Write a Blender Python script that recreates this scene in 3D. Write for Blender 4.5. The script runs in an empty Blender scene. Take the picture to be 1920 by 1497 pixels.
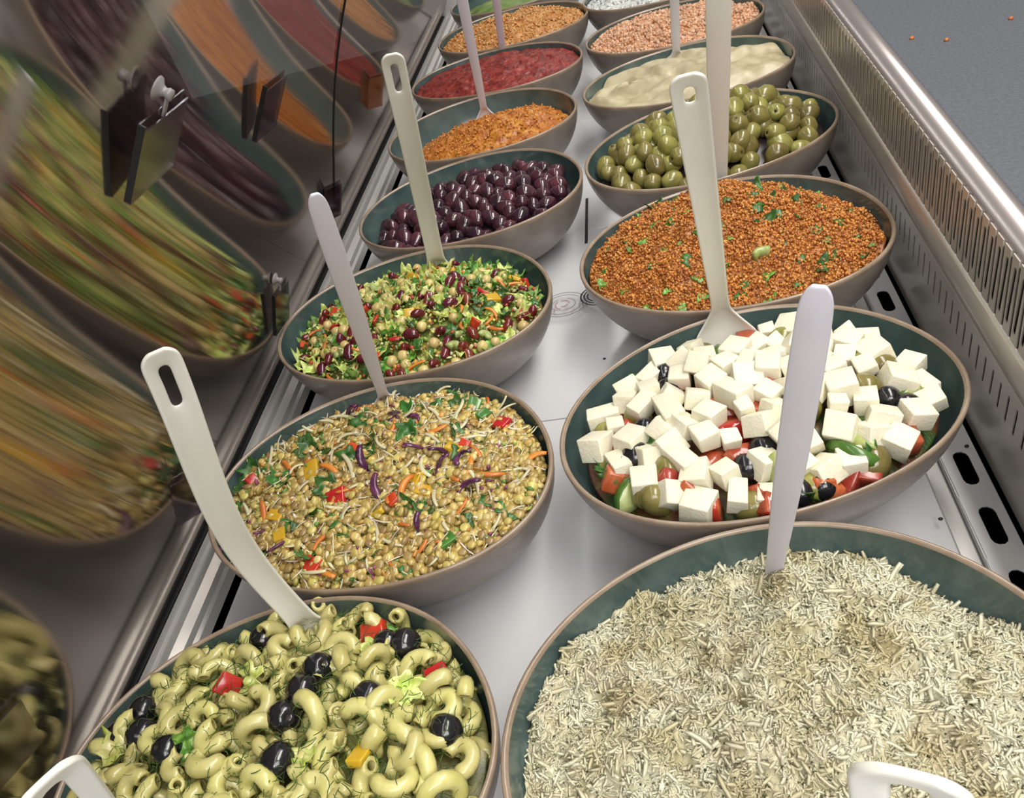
import bpy, bmesh, math, random
import numpy as np
from mathutils import Vector, Matrix, Euler, Quaternion

sc = bpy.context.scene
C = sc.collection
PI = math.pi

# ------------------------------------------------------------------ camera
cam_d = bpy.data.cameras.new('camera'); cam = bpy.data.objects.new('camera', cam_d); C.objects.link(cam)
CAMLOC = Vector((0, 0, .665))
ROT = Matrix(((0.9652408615, 0.1359244929, 0.2232366714),
              (0.0776471420, 0.6664318043, -0.7415116800),
              (-0.2495616168, 0.7330710623, 0.6327130605)))
cam.matrix_world = Matrix.Translation(CAMLOC) @ ROT.to_4x4()
cam_d.sensor_fit = 'HORIZONTAL'; cam_d.sensor_width = 36; cam_d.lens = 36*1476.74/1920
cam_d.clip_start = .01
sc.camera = cam

# ------------------------------------------------------------------ world, lamps, exposure
w = bpy.data.worlds.new('world'); sc.world = w; w.use_nodes = True
w.node_tree.nodes['Background'].inputs[0].default_value = (1, .98, .96, 1)
w.node_tree.nodes['Background'].inputs[1].default_value = .34
def area(name, loc, size, sizey, power, col=(1, .97, .92), rot=(0, 0, 0)):
    l = bpy.data.lights.new(name, 'AREA'); l.shape = 'RECTANGLE'; l.size = size; l.size_y = sizey
    l.energy = power; l.color = col
    o = bpy.data.objects.new(name, l); C.objects.link(o); o.location = loc; o.rotation_euler = rot
    return o
area('case_lamp', (-.19, 1.15, .83), .035, 3.6, 27, (1, .985, .95))
area('ceiling_lamp', (.75, .9, 2.1), .5, 2.6, 62, (1, .96, .9), (0, math.radians(18), 0))
area('shop_lamp', (.5, -1.1, 1.75), 1.3, .9, 34, (1, .97, .93), (math.radians(52), 0, math.radians(14)))
sc.view_settings.view_transform = 'Standard'; sc.view_settings.look = 'None'
sc.view_settings.gamma = 1; sc.view_settings.use_curve_mapping = False
sc.view_settings.exposure = -0.2

# ------------------------------------------------------------------ numpy noise
_rs = np.random.RandomState(7)
_tab = _rs.rand(64, 64, 64)
def vnoise(p):
    p = np.asarray(p, float); i = np.floor(p).astype(int); f = p - i; f = f*f*(3-2*f); i &= 63; j = (i+1) & 63
    r = 0
    for dx in (0, 1):
        for dy in (0, 1):
            for dz in (0, 1):
                ix = (j if dx else i)[..., 0]; iy = (j if dy else i)[..., 1]; iz = (j if dz else i)[..., 2]
                ww = (f[..., 0] if dx else 1-f[..., 0])*(f[..., 1] if dy else 1-f[..., 1])*(f[..., 2] if dz else 1-f[..., 2])
                r = r + _tab[ix, iy, iz]*ww
    return r*2-1
def fbm(p, oct=4, gain=.5):
    s = 0; a = 1; p = np.asarray(p, float)
    for k in range(oct):
        s = s + a*vnoise(p*(2**k)+k*17.3); a *= gain
    return s

# ------------------------------------------------------------------ materials
def nodes(name):
    m = bpy.data.materials.new(name); m.use_nodes = True
    return m, m.node_tree.nodes, m.node_tree.links, m.node_tree.nodes['Principled BSDF']
def mat(name, col, rough=.5, var=None, scale=60, metal=0, bump=0, bscale=200, sss=0, objvar=0, coat=0, attr=None, spec=.5, detail=4, lo=.35, hi=.65):
    m, N, L, B = nodes(name)
    B.inputs['Roughness'].default_value = rough; B.inputs['Metallic'].default_value = metal
    B.inputs['Specular IOR Level'].default_value = spec
    if coat: B.inputs['Coat Weight'].default_value = coat; B.inputs['Coat Roughness'].default_value = .12
    if sss:
        B.inputs['Subsurface Weight'].default_value = sss; B.inputs['Subsurface Radius'].default_value = (1, .6, .35)
        B.inputs['Subsurface Scale'].default_value = .004
    tc = N.new('ShaderNodeTexCoord')
    cur = None
    if attr:
        a = N.new('ShaderNodeAttribute'); a.attribute_name = attr; cur = a.outputs['Color']
    if var:
        n = N.new('ShaderNodeTexNoise'); n.inputs['Scale'].default_value = scale; n.inputs['Detail'].default_value = detail
        L.new(tc.outputs['Object'], n.inputs['Vector'])
        r = N.new('ShaderNodeValToRGB'); r.color_ramp.elements[0].position = lo; r.color_ramp.elements[1].position = hi
        r.color_ramp.elements[0].color = (*col, 1); r.color_ramp.elements[1].color = (*var, 1)
        L.new(n.outputs['Fac'], r.inputs[0])
        if cur:
            x = N.new('ShaderNodeMix'); x.data_type = 'RGBA'; x.blend_type = 'MULTIPLY'; x.inputs[0].default_value = 1
            L.new(cur, x.inputs[6]); L.new(r.outputs[0], x.inputs[7]); cur = x.outputs[2]
        else: cur = r.outputs[0]
    if cur is None:
        c = N.new('ShaderNodeRGB'); c.outputs[0].default_value = (*col, 1); cur = c.outputs[0]
    if objvar:
        oi = N.new('ShaderNodeObjectInfo'); h = N.new('ShaderNodeHueSaturation')
        mr = N.new('ShaderNodeMapRange'); mr.inputs[3].default_value = 1-objvar; mr.inputs[4].default_value = 1+objvar
        mh = N.new('ShaderNodeMapRange'); mh.inputs[3].default_value = .5-objvar*.06; mh.inputs[4].default_value = .5+objvar*.06
        L.new(oi.outputs['Random'], mr.inputs[0]); L.new(oi.outputs['Random'], mh.inputs[0])
        L.new(mr.outputs[0], h.inputs['Value']); L.new(mh.outputs[0], h.inputs['Hue']); L.new(cur, h.inputs['Color']); cur = h.outputs[0]
    L.new(cur, B.inputs['Base Color'])
    if bump:
        n2 = N.new('ShaderNodeTexNoise'); n2.inputs['Scale'].default_value = bscale; n2.inputs['Detail'].default_value = 5
        L.new(tc.outputs['Object'], n2.inputs['Vector'])
        b = N.new('ShaderNodeBump'); b.inputs['Strength'].default_value = bump; b.inputs['Distance'].default_value = .002
        L.new(n2.outputs['Fac'], b.inputs['Height']); L.new(b.outputs[0], B.inputs['Normal'])
    return m
def steel(name, col, rough, stretch=(1, 1, 1), bump=.05, metal=1):
    m, N, L, B = nodes(name)
    B.inputs['Metallic'].default_value = metal; B.inputs['Base Color'].default_value = (*col, 1)
    tc = N.new('ShaderNodeTexCoord'); mp = N.new('ShaderNodeMapping'); mp.inputs['Scale'].default_value = stretch
    n = N.new('ShaderNodeTexNoise'); n.inputs['Scale'].default_value = 60; n.inputs['Detail'].default_value = 4
    L.new(tc.outputs['Object'], mp.inputs[0]); L.new(mp.outputs[0], n.inputs['Vector'])
    r = N.new('ShaderNodeMapRange'); r.inputs[3].default_value = rough*.75; r.inputs[4].default_value = rough*1.3
    if bump <= 0: B.inputs['Roughness'].default_value = rough; return m
    L.new(n.outputs['Fac'], r.inputs[0]); L.new(r.outputs[0], B.inputs['Roughness'])
    b = N.new('ShaderNodeBump'); b.inputs['Strength'].default_value = bump; b.inputs['Distance'].default_value = .001
    L.new(n.outputs['Fac'], b.inputs['Height']); L.new(b.outputs[0], B.inputs['Normal'])
    return m

M = {}
M['bowl_out'] = mat('taupe_glaze', (.175, .145, .122), .36, (.225, .19, .162), 25, bump=.1, bscale=40, coat=.25)
M['bowl_in'] = mat('teal_glaze', (.052, .088, .085), .22, (.085, .128, .122), 30, coat=.5, bump=.06, bscale=30)
M['bowl_rim'] = mat('brown_rim_glaze', (.235, .17, .118), .28, (.31, .235, .17), 40, coat=.3)
M['deck'] = mat('white_enamel', (.60, .605, .62), .16, (.66, .665, .68), 6, coat=.6)
M['steel'] = steel('brushed_steel', (.66, .65, .63), .34, (12, .4, 12), .02, .6)
M['steel_lo'] = steel('slotted_steel', (.72, .72, .73), .30, (12, .3, 12), .01, .55)
M['panel'] = steel('panel_steel', (.52, .485, .44), .27, (12, .3, .3), .0, metal=.32)
M['rail'] = steel('rail_steel', (.42, .375, .36), .30, (12, .3, 12), .0, .8)
M['black'] = mat('black_gap', (.012, .012, .013), .6)
M['worktop'] = mat('dark_stone', (.078, .086, .102), .42, (.105, .114, .132), 260, bump=.1, bscale=300)
M['floor'] = mat('dark_floor', (.010, .008, .007), .6, (.014, .011, .010), 8)
M['fascia'] = mat('dark_fascia', (.011, .009, .008), .6, (.014, .012, .011), 10)
M['white'] = mat('white_plastic', (.72, .71, .64), .32, (.76, .75, .68), 12, coat=.15, sss=.15)
M['grey'] = mat('lilac_plastic', (.66, .645, .72), .36, (.70, .68, .76), 12, coat=.1, sss=.15)
M['acryl_edge'] = mat('smoked_acrylic_edge', (.01, .01, .012), .25)
M['suction'] = mat('clear_vinyl', (.30, .28, .27), .2)

# half-mirror glass: sharp reflection of the case on the inner face, dark aisle behind
def glass_mat(name, refl, tint, fac, rough=0.0, wob=0, aniso=0):
    m = bpy.data.materials.new(name); m.use_nodes = True; N = m.node_tree.nodes; L = m.node_tree.links; N.clear()
    o = N.new('ShaderNodeOutputMaterial'); mx = N.new('ShaderNodeMixShader'); t = N.new('ShaderNodeBsdfTransparent'); g = N.new('ShaderNodeBsdfGlossy')
    t.inputs[0].default_value = (*tint, 1); g.inputs[0].default_value = (*refl, 1); g.inputs['Roughness'].default_value = rough
    if aniso:   # wiped haze: smears reflections along the bend of the pane
        g.inputs['Roughness'].default_value = aniso; g.inputs['Anisotropy'].default_value = .97
        cx = N.new('ShaderNodeCombineXYZ'); cx.inputs[1].default_value = 1; L.new(cx.outputs[0], g.inputs['Tangent'])
    lw = N.new('ShaderNodeLayerWeight'); lw.inputs[0].default_value = .35
    mr = N.new('ShaderNodeMapRange'); mr.inputs[3].default_value = fac; mr.inputs[4].default_value = min(1, fac+.3)
    L.new(lw.outputs['Facing'], mr.inputs[0]); L.new(mr.outputs[0], mx.inputs[0]); L.new(t.outputs[0], mx.inputs[1]); L.new(g.outputs[0], mx.inputs[2])
    if wob:
        tc = N.new('ShaderNodeTexCoord'); mp = N.new('ShaderNodeMapping'); mp.inputs['Scale'].default_value = (1, 1, .25)
        n = N.new('ShaderNodeTexNoise'); n.inputs['Scale'].default_value = 22; n.inputs['Detail'].default_value = 1
        b = N.new('ShaderNodeBump'); b.inputs['Strength'].default_value = wob; b.inputs['Distance'].default_value = .002
        L.new(tc.outputs['Object'], mp.inputs[0]); L.new(mp.outputs[0], n.inputs['Vector']); L.new(n.outputs['Fac'], b.inputs['Height']); L.new(b.outputs[0], g.inputs['Normal'])
    L.new(mx.outputs[0], o.inputs[0])
    return m
M['glass'] = glass_mat('curved_front_glass', (.82, .745, .69), (.5, .5, .5), .43, .0, 0, .022)
M['glass_out'] = glass_mat('glass_outer_face', (.5, .5, .5), (.8, .8, .8), .04)
M['acrylic'] = glass_mat('clear_acrylic', (.80, .78, .80), (.62, .58, .60), .10, .15)

# ------------------------------------------------------------------ mesh helpers
def mk_mesh(name, V, F, mats, smooth=True, mi=None, col=None):
    me = bpy.data.meshes.new(name)
    V = np.asarray(V, np.float32).reshape(-1, 3)
    if isinstance(F, np.ndarray) and F.ndim == 2:
        n = F.shape[1]; me.vertices.add(len(V)); me.vertices.foreach_set('co', V.ravel())
        me.loops.add(F.size); me.loops.foreach_set('vertex_index', F.astype(np.int32).ravel())
        me.polygons.add(len(F)); me.polygons.foreach_set('loop_start', (np.arange(len(F))*n).astype(np.int32))
        me.update(calc_edges=True)
    else:
        me.from_pydata([tuple(map(float, v)) for v in V], [], [tuple(int(i) for i in f) for f in F])
    me.validate(); 
    for m in (mats if isinstance(mats, (list, tuple)) else [mats]): me.materials.append(m)
    if mi is not None: me.polygons.foreach_set('material_index', np.asarray(mi, np.int32))
    me.polygons.foreach_set('use_smooth', [smooth]*len(me.polygons))
    if col is not None:
        a = me.color_attributes.new('Col', 'FLOAT_COLOR', 'POINT'); c = np.ones((len(V), 4), np.float32); c[:, :3] = col
        a.data.foreach_set('color', c.ravel())
    me.update()
    return me
def link(name, me, parent=None, loc=(0, 0, 0), rot=(0, 0, 0), sca=None):
    o = bpy.data.objects.new(name, me); C.objects.link(o); o.location = loc; o.rotation_euler = rot
    if sca is not None: o.scale = (sca,)*3 if np.isscalar(sca) else sca
    if parent: o.parent = parent
    return o
def tag(o, label=None, cat=None, group=None, kind=None):
    for k, v in (('label', label), ('category', cat), ('group', group), ('kind', kind)):
        if v: o[k] = v
    return o
def empty(name, loc=(0, 0, 0), rz=0):
    o = bpy.data.objects.new(name, None); C.objects.link(o); o.location = loc; o.rotation_euler = (0, 0, rz); o.empty_display_size = .02
    return o
def bm_mesh(name, bm, mats, smooth=True):
    me = bpy.data.meshes.new(name); bm.to_mesh(me); bm.free()
    for m in (mats if isinstance(mats, (list, tuple)) else [mats]): me.materials.append(m)
    me.polygons.foreach_set('use_smooth', [smooth]*len(me.polygons)); me.update()
    return me
def grid_faces(nu, nv, closeu=False, off=0):
    F = []
    for i in range(nu if closeu else nu-1):
        for j in range(nv-1):
            a = i*nv+j; b = ((i+1) % nu)*nv+j
            F.append((a+off, b+off, b+1+off, a+1+off))
    return F
def box(name, x0, x1, y0, y1, z0, z1, m, parent=None, bev=0, kind=None):
    bm = bmesh.new(); bmesh.ops.create_cube(bm, size=1)
    bmesh.ops.scale(bm, vec=(x1-x0, y1-y0, z1-z0), verts=bm.verts)
    if bev: bmesh.ops.bevel(bm, geom=bm.edges[:], offset=bev, segments=2, affect='EDGES', profile=.5)
    o = link(name, bm_mesh(name, bm, m, False), parent, ((x0+x1)/2, (y0+y1)/2, (z0+z1)/2))
    if kind: o['kind'] = kind
    return o
def sphere_vf(nu, nv):
    V = [(0, 0, 1)]
    for j in range(1, nv):
        t = PI*j/nv
        for i in range(nu):
            p = 2*PI*i/nu; V.append((math.sin(t)*math.cos(p), math.sin(t)*math.sin(p), math.cos(t)))
    V.append((0, 0, -1)); F = []
    for i in range(nu): F.append((0, 1+i, 1+(i+1) % nu))
    for j in range(nv-2):
        for i in range(nu):
            a = 1+j*nu+i; b = 1+j*nu+(i+1) % nu; F.append((a, a+nu, b+nu, b))
    l = len(V)-1; s = 1+(nv-2)*nu
    for i in range(nu): F.append((l, s+(i+1) % nu, s+i))
    return np.array(V, float), F
def tri(F):
    T = []
    for f in F:
        for k in range(1, len(f)-1): T.append((f[0], f[k], f[k+1]))
    return np.array(T, int)
def rand_rots(n, rs, tilt=None):
    """n rotation matrices; tilt limits how far local z leans from up"""
    q = rs.randn(n, 4); q /= np.linalg.norm(q, axis=1)[:, None]
    if tilt is not None:
        a = rs.rand(n)*2*PI; ax = rs.rand(n)*2*PI; t = rs.randn(n)*tilt
        out = np.empty((n, 3, 3))
        for i in range(n):
            out[i] = np.array(Matrix.Rotation(t[i], 3, Vector((math.cos(ax[i]), math.sin(ax[i]), 0))) @ Matrix.Rotation(a[i], 3, 'Z'))
        return out
    w_, x, y, z = q.T
    return np.stack([np.stack([1-2*(y*y+z*z), 2*(x*y-z*w_), 2*(x*z+y*w_)], 1), np.stack([2*(x*y+z*w_), 1-2*(x*x+z*z), 2*(y*z-x*w_)], 1), np.stack([2*(x*z-y*w_), 2*(y*z+x*w_), 1-2*(x*x+y*y)], 1)], 1)
def merge(name, variants, P, Rm, S, cols, m, rs):
    """one mesh of many small pieces (used only for uncountable food)"""
    Vs = []; Fs = []; Cs = []; off = 0
    pick = rs.randint(0, len(variants), len(P))
    for vi, (v, t) in enumerate(variants):
        k = np.where(pick == vi)[0]
        if len(k) == 0: continue
        Sk = S[k]; Sk = Sk[:, None, None] if Sk.ndim == 1 else Sk[:, None, :]
        X = np.einsum('nij,nvj->nvi', Rm[k], v[None]*Sk)+P[k][:, None]
        Vs.append(X.reshape(-1, 3)); Fs.append((t[None]+(np.arange(len(k))*len(v))[:, None, None]+off).reshape(-1, 3))
        Cs.append(np.repeat(cols[k], len(v), 0)); off += X.shape[0]*X.shape[1]
    return mk_mesh(name, np.concatenate(Vs), np.concatenate(Fs), m, True, None, np.concatenate(Cs))

# ------------------------------------------------------------------ the display case
Y0, Y1 = -.35, 2.75
deck_top = 0.0
# deck sheets, with a fine seam between them
deck = empty('counter_deck', (0, 0, -.01)); deck['kind'] = 'structure'
ys = [-.35, .25, .728, 1.186, 1.66, 2.13, 2.75]
for a, b in zip(ys[:-1], ys[1:]):
    box('deck_sheet', -.545, .216, a+.0008, b-.0008, -.008, .010, M['deck'], deck, .001)
box('dark_slit', -.1395, -.1345, 1.145, 1.30, .0002+.01, .0006+.01, M['black'], deck)
box('under_tray', -.66, .30, Y0, Y1, -.06, -.05, M['black'], deck)
box('edge_step', .2165, .2335, Y0, Y1, -.012, .006, M['steel'], deck, .002)

def stadium(cx, cy, hw, hl, n=5, axis='y'):
    """points of a rounded slot, long along axis"""
    P = []
    for k in range(n+1):
        a = PI*k/n; P.append((cx+hw*math.cos(a), cy+(hl-hw)+hw*math.sin(a)))
    for k in range(n+1):
        a = PI+PI*k/n; P.append((cx+hw*math.cos(a), cy-(hl-hw)+hw*math.sin(a)))
    return P
def slotted(name, x0, x1, y0, y1, pitch, hw, hl, cxf, m, parent, mapf, thick=.0012, along='y', n=5):
    """sheet from y0 to y1 (running direction) and x0..x1 (across) with one slot per pitch; mapf(x, y) -> 3D; along: slot long axis"""
    bm = bmesh.new(); k = int((y1-y0)/pitch)
    for i in range(k):
        a = y0+i*pitch; b = a+pitch; cy = (a+b)/2; cx = x0+(x1-x0)*cxf
        if along == 'y': S = stadium(cx, cy, hw, hl, n)
        else: S = [(cx+(q-cy), cy+(p-cx)) for p, q in stadium(cx, cy, hw, hl, n)]
        S = sorted(S, key=lambda p: math.atan2((p[1]-cy)/(pitch), (p[0]-cx)/(x1-x0)))
        # outer ring: project each slot point to the cell border
        O = []
        for p in S:
            dx, dy = p[0]-cx, p[1]-cy
            tx = ((x1-cx) if dx > 0 else (cx-x0))/abs(dx) if abs(dx) > 1e-9 else 1e9
            ty = (pitch/2)/abs(dy) if abs(dy) > 1e-9 else 1e9
            t = min(tx, ty); O.append((cx+dx*t, cy+dy*t))
        corners = [(x1, b), (x0, b), (x0, a), (x1, a)]
        vs = [bm.verts.new(mapf(*p)) for p in S]; vo = [bm.verts.new(mapf(*p)) for p in O]
        cv = {c: bm.verts.new(mapf(*c)) for c in corners}
        nS = len(S)
        for j in range(nS):
            j2 = (j+1) % nS; p, q = O[j], O[j2]
            def side(p):
                s = set()
                if abs(p[0]-x0) < 1e-7: s.add('l')
                if abs(p[0]-x1) < 1e-7: s.add('r')
                if abs(p[1]-a) < 1e-7: s.add('b')
                if abs(p[1]-b) < 1e-7: s.add('t')
                return s
            f = [vs[j], vo[j]]
            if not (side(p) & side(q)):
                c = min(corners, key=lambda c: math.hypot(c[0]-p[0], c[1]-p[1])+math.hypot(c[0]-q[0], c[1]-q[1])); f.append(cv[c])
            f += [vo[j2], vs[j2]]
            try: bm.faces.new(f)
            except ValueError: pass
    bmesh.ops.remove_doubles(bm, verts=bm.verts, dist=1e-6)
    bmesh.ops.recalc_face_normals(bm, faces=bm.faces)
    o = link(name, bm_mesh(name, bm, m, False), parent)
    s = o.modifiers.new('s', 'SOLIDIFY'); s.thickness = thick; s.offset = 0
    return o
strip = tag(empty('slotted_drain_strip', (0, 0, 0)), 'bright steel strip with a row of oval slots beside the white deck', 'strip')
slotted('strip_plate', .234, .2685, .10, 2.20, .0726, .0072, .0225, .53, M['steel_lo'], strip, lambda x, y: (x, y, .004))
box('strip_fold', .2335, .2355, .10, 2.20, -.010, .0035, M['steel_lo'], strip)
pan = tag(empty('slotted_side_panel', (0, 0, 0)), 'tall steel side panel with two rows of upright slots', 'panel')
PX0, PX1 = .2745, .3015
slotted('lower_panel', .004, .118, .12, 2.27, .0188, .0021, .0160, .76, M['panel'], pan, lambda x, y: (PX0, y, x), along='x', n=4)
slotted('upper_panel', .158, .2335, .12, 2.27, .0172, .0029, .0285, .50, M['panel'], pan, lambda x, y: (PX0, y, x), along='x', n=4)
V = []; 
prof = [(PX0, .118), (.2742, .128), (.2735, .138), (.2742, .148), (PX0, .158)]
bm = bmesh.new(); r0 = [bm.verts.new((x, .12, z)) for x, z in prof]; r1 = [bm.verts.new((x, 2.25, z)) for x, z in prof]
for i in range(len(prof)-1): bm.faces.new((r0[i], r0[i+1], r1[i+1], r1[i]))
o = link('panel_shoulder', bm_mesh('panel_shoulder', bm, M['panel']), pan); o.modifiers.new('s', 'SOLIDIFY').thickness = .0012
box('slot_shade_box', .286, .30, .12, 2.25, -.01, .225, M['black'], pan)  # black box put behind the slots to stand in for shade inside
# rounded rail
prof = [(.2748, .2275), (.2755, .2305), (.278, .2345), (.283, .2380), (.289, .2400), (.295, .2405), (.3005, .2395), (.3035, .2375), (.3045, .2345), (.3045, .228)]
bm = bmesh.new(); r0 = [bm.verts.new((x, .05, z)) for x, z in prof]; r1 = [bm.verts.new((x, 2.9, z)) for x, z in prof]
for i in range(len(prof)-1): bm.faces.new((r0[i], r0[i+1], r1[i+1], r1[i]))
o = link('edge_rail', bm_mesh('edge_rail', bm, M['rail'])); o.modifiers.new('s', 'SOLIDIFY').thickness = .0015
tag(o, 'rounded steel rail between the slotted panel and the dark stone worktop', 'rail')
wt = box('worktop', .3055, 1.6, -.4, 2.9, .195, .234, M['worktop'], None, .002)
tag(wt, 'dark blue-grey stone worktop with scattered crumbs', 'worktop')
box('fascia', .315, 1.55, -.38, 2.88, -.90, .194, M['fascia'], None, 0, 'structure').name = 'wall_counter_cabinet'
box('fascia', -.66, .315, -.38, 2.88, -.90, -.06, M['fascia'], None, 0, 'structure').name = 'wall_case_base'
box('floor', -3.5, 2.5, -2, 6, -.95, -.90, M['floor'], None, 0, 'structure')
box('wall_left', -3.55, -3.5, -2, 6, -.90, 1.9, M['floor'], None, 0, 'structure')
ew = tag(empty('end_bracket', (.2605, 2.03, 0)), 'pale steel end bracket closing the far end of the slotted panel', 'bracket')
box('bracket_plate', -.040, .012, -.004, .004, .028, .222, M['steel_lo'], ew, .0015)
box('bracket_foot', -.040, .012, -.022, -.004, .0245, .029, M['steel_lo'], ew, .001)
wall = box('wall_far', -.66, .27, 2.60, 2.63, 0.011, .30, M['steel_lo'], None, 0, 'structure')

# channel that carries the glass
gch = tag(empty('glass_channel', (0, 0, 0)), 'grooved aluminium channel along the foot of the curved glass', 'channel')
def extr(name, prof, y0, y1, m, parent, thick=.0012, smooth=False):
    bm = bmesh.new(); r0 = [bm.verts.new((x, y0, z)) for x, z in prof]; r1 = [bm.verts.new((x, y1, z)) for x, z in prof]
    for i in range(len(prof)-1): bm.faces.new((r0[i], r0[i+1], r1[i+1], r1[i]))
    o = link(name, bm_mesh(name, bm, m, smooth), parent); s = o.modifiers.new('s', 'SOLIDIFY'); s.thickness = thick; return o
extr('channel_face', [(-.5905, .034), (-.5875, .0385), (-.584, .0385), (-.582, .034), (-.579, .033), (-.576, .0355), (-.573, .0355), (-.571, .031), (-.561, .026), (-.558, .020), (-.554, .017), (-.551, .006)], Y0, Y1, M['steel'], gch)
box('channel_core', -.66, -.592, Y0, Y1, -.05, .026, M['black'], gch)
box('black_gasket', -.598, -.589, Y0, Y1, .026, .040, M['black'], gch, .001)

# curved front glass, two panes
PC = (-0.6253, 0.8844, -2.5465, 5.4965, -3.4587)
gx = lambda z: sum(c*min(z, .72)**k for k, c in enumerate(PC))+max(0, z-.72)*.80
def gnorm(z):
    s = sum(k*c*min(z, .72)**(k-1) for k, c in enumerate(PC) if k); n = Vector((1, 0, -s)); return n.normalized()
glass = tag(empty('curved_front_glass', (gx(.04), 1.2, .04)), 'curved front glass leaning over the bowls and mirroring them', 'glass')
def pane(y0, y1):
    zs = np.linspace(.036, .80, 100); V = []; F = []; mi = []
    inn = [(gx(z), z) for z in zs]; outr = [(gx(z)-gnorm(z).x*.006, z-gnorm(z).z*.006) for z in zs]
    ring = inn+outr[::-1]; n = len(ring)
    for y in (y0, y1): V += [(x-gx(.04), y-1.2, z-.04) for x, z in ring]
    for i in range(n):
        j = (i+1) % n; F.append((i, j, n+j, n+i)); mi.append(0 if i < len(inn)-1 else (1 if len(inn) <= i < n-1 else 2))
    me = mk_mesh('pane', V, F, [M['glass'], M['glass_out'], M['acryl_edge']], True, mi)
    return link('pane', me, glass)
pane(Y0, 1.1625); pane(1.1655, Y1)
bm = bmesh.new(); zs_ = np.linspace(.038, .80, 80); ra = []; 
for z in zs_:
    n_ = gnorm(z); ra.append([bm.verts.new((gx(z)+n_.x*o_-gx(.04), y_-1.2, z+n_.z*o_-.04)) for y_, o_ in ((1.1615, -.004), (1.1615, .0012), (1.1662, .0012), (1.1662, -.004))])
for a_, b_ in zip(ra[:-1], ra[1:]):
    for k in range(3): bm.faces.new((a_[k], a_[k+1], b_[k+1], b_[k]))
link('joint_seal', bm_mesh('joint_seal', bm, M['black']), glass)

def holder(y, z, wdt, hgt, lean, label, cup=True, tw=0):
    """clear ticket pocket on a suction cup, hung on the inner face of the glass"""
    n = gnorm(z); up = Vector((0, 1, 0)).cross(n); up = -up if up.z < 0 else up
    base = Vector((gx(z), y, z))+n*.0062
    r = tag(empty('ticket_holder', base), label, 'ticket holder', 'ticket holders hung on the curved glass')
    X = Vector((0, 1, 0)); X = (X*math.cos(tw)+n*math.sin(tw)).normalized(); N2 = X.cross(up).normalized()
    U = (up*math.cos(lean)+N2*math.sin(lean)).normalized(); N2 = X.cross(U).normalized(); N2 = N2 if N2.dot(n) > 0 else -N2
    mt = Matrix((X, U, N2)).transposed().to_4x4()
    r.matrix_world = Matrix.Translation(base) @ mt
    h = wdt/2
    box('back_sheet', -h, h, 0, hgt, -.0006, .0006, M['acrylic'], r)
    box('front_sheet', -h, h, 0, hgt*.93, .0030, .0042, M['acrylic'], r)
    box('side_strip', -h-.0006, -h+.0006, 0, hgt, -.0006, .0042, M['acryl_edge'], r)
    box('folded_lip', -h, h, -.0012, .0008, -.0006, .0042, M['acrylic'], r)
    if cup:
        pr = [(0.0, -.0045), (.005, -.0050), (.0085, -.0058), (.0080, -.0045), (.0042, -.0025), (.003, .000), (.0042, .002), (.0038, .0045), (0, .005)]
        k = 16; V = [(a*math.cos(2*PI*i/k), hgt+.010+a*math.sin(2*PI*i/k), b) for i in range(k) for a, b in pr]
        sc_ = link('suction_cup', mk_mesh('suction_cup', V, grid_faces(k, len(pr), True), M['suction']), r)
        box('hook', -.002, .002, hgt-.006, hgt+.010, .001, .0025, M['suction'], sc_)
    return r
holder(.487, .497, .062, .060, .10, 'scratched clear ticket holder high on the glass before the dark olive reflection', True, .06)
holder(.785, .415, .050, .062, .10, 'clear ticket holder high on the glass before the orange dip reflection', False, .12)
holder(.840, .140, .045, .065, .0, 'clear ticket holder low on the glass beside the bean salad', True, .10)
holder(1.118, .150, .040, .060, .0, 'clear ticket holder low on the glass beside the dark olive bowl', False, .5)
holder(1.44, .200, .040, .060, .0, 'clear ticket holder low on the glass beside the red dip', False, .6)
holder(.515, .130, .040, .070, .0, 'clear ticket holder low on the glass behind the holed lentil-side spoon', False, .6)
holder(.205, .215, .060, .065, .0, 'clear ticket holder at the bottom left beside the pasta salad', False, .3)

# thin flat swirl rings laid on the deck, crumbs and specks
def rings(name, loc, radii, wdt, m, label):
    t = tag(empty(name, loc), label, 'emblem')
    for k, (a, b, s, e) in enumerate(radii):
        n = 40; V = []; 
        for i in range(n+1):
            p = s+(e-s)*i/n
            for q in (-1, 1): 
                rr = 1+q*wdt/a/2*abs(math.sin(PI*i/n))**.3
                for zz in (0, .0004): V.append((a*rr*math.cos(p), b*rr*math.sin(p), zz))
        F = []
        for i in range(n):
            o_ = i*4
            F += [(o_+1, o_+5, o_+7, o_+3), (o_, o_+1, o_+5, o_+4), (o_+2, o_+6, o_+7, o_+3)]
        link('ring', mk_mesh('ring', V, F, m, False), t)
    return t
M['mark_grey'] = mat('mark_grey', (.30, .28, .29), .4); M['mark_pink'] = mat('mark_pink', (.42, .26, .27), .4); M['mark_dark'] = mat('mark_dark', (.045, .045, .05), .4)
e = rings('swirl_rings', (-.168, .965, .0102), [(.034, .030, 0, 6.1), (.028, .024, .6, 6.6), (.018, .015, 2, 7.6)], .0018, M['mark_grey'], 'faint grey and pink swirl rings on the white deck between the bowls')
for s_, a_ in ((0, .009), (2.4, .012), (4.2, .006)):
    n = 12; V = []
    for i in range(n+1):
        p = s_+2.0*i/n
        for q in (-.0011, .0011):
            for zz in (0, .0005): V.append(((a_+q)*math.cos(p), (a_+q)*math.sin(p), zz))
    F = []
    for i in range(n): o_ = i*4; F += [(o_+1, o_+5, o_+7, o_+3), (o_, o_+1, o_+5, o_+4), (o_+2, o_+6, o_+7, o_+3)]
    link('pink_stroke', mk_mesh('pink_stroke', V, F, M['mark_pink'], False), e)
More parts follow.
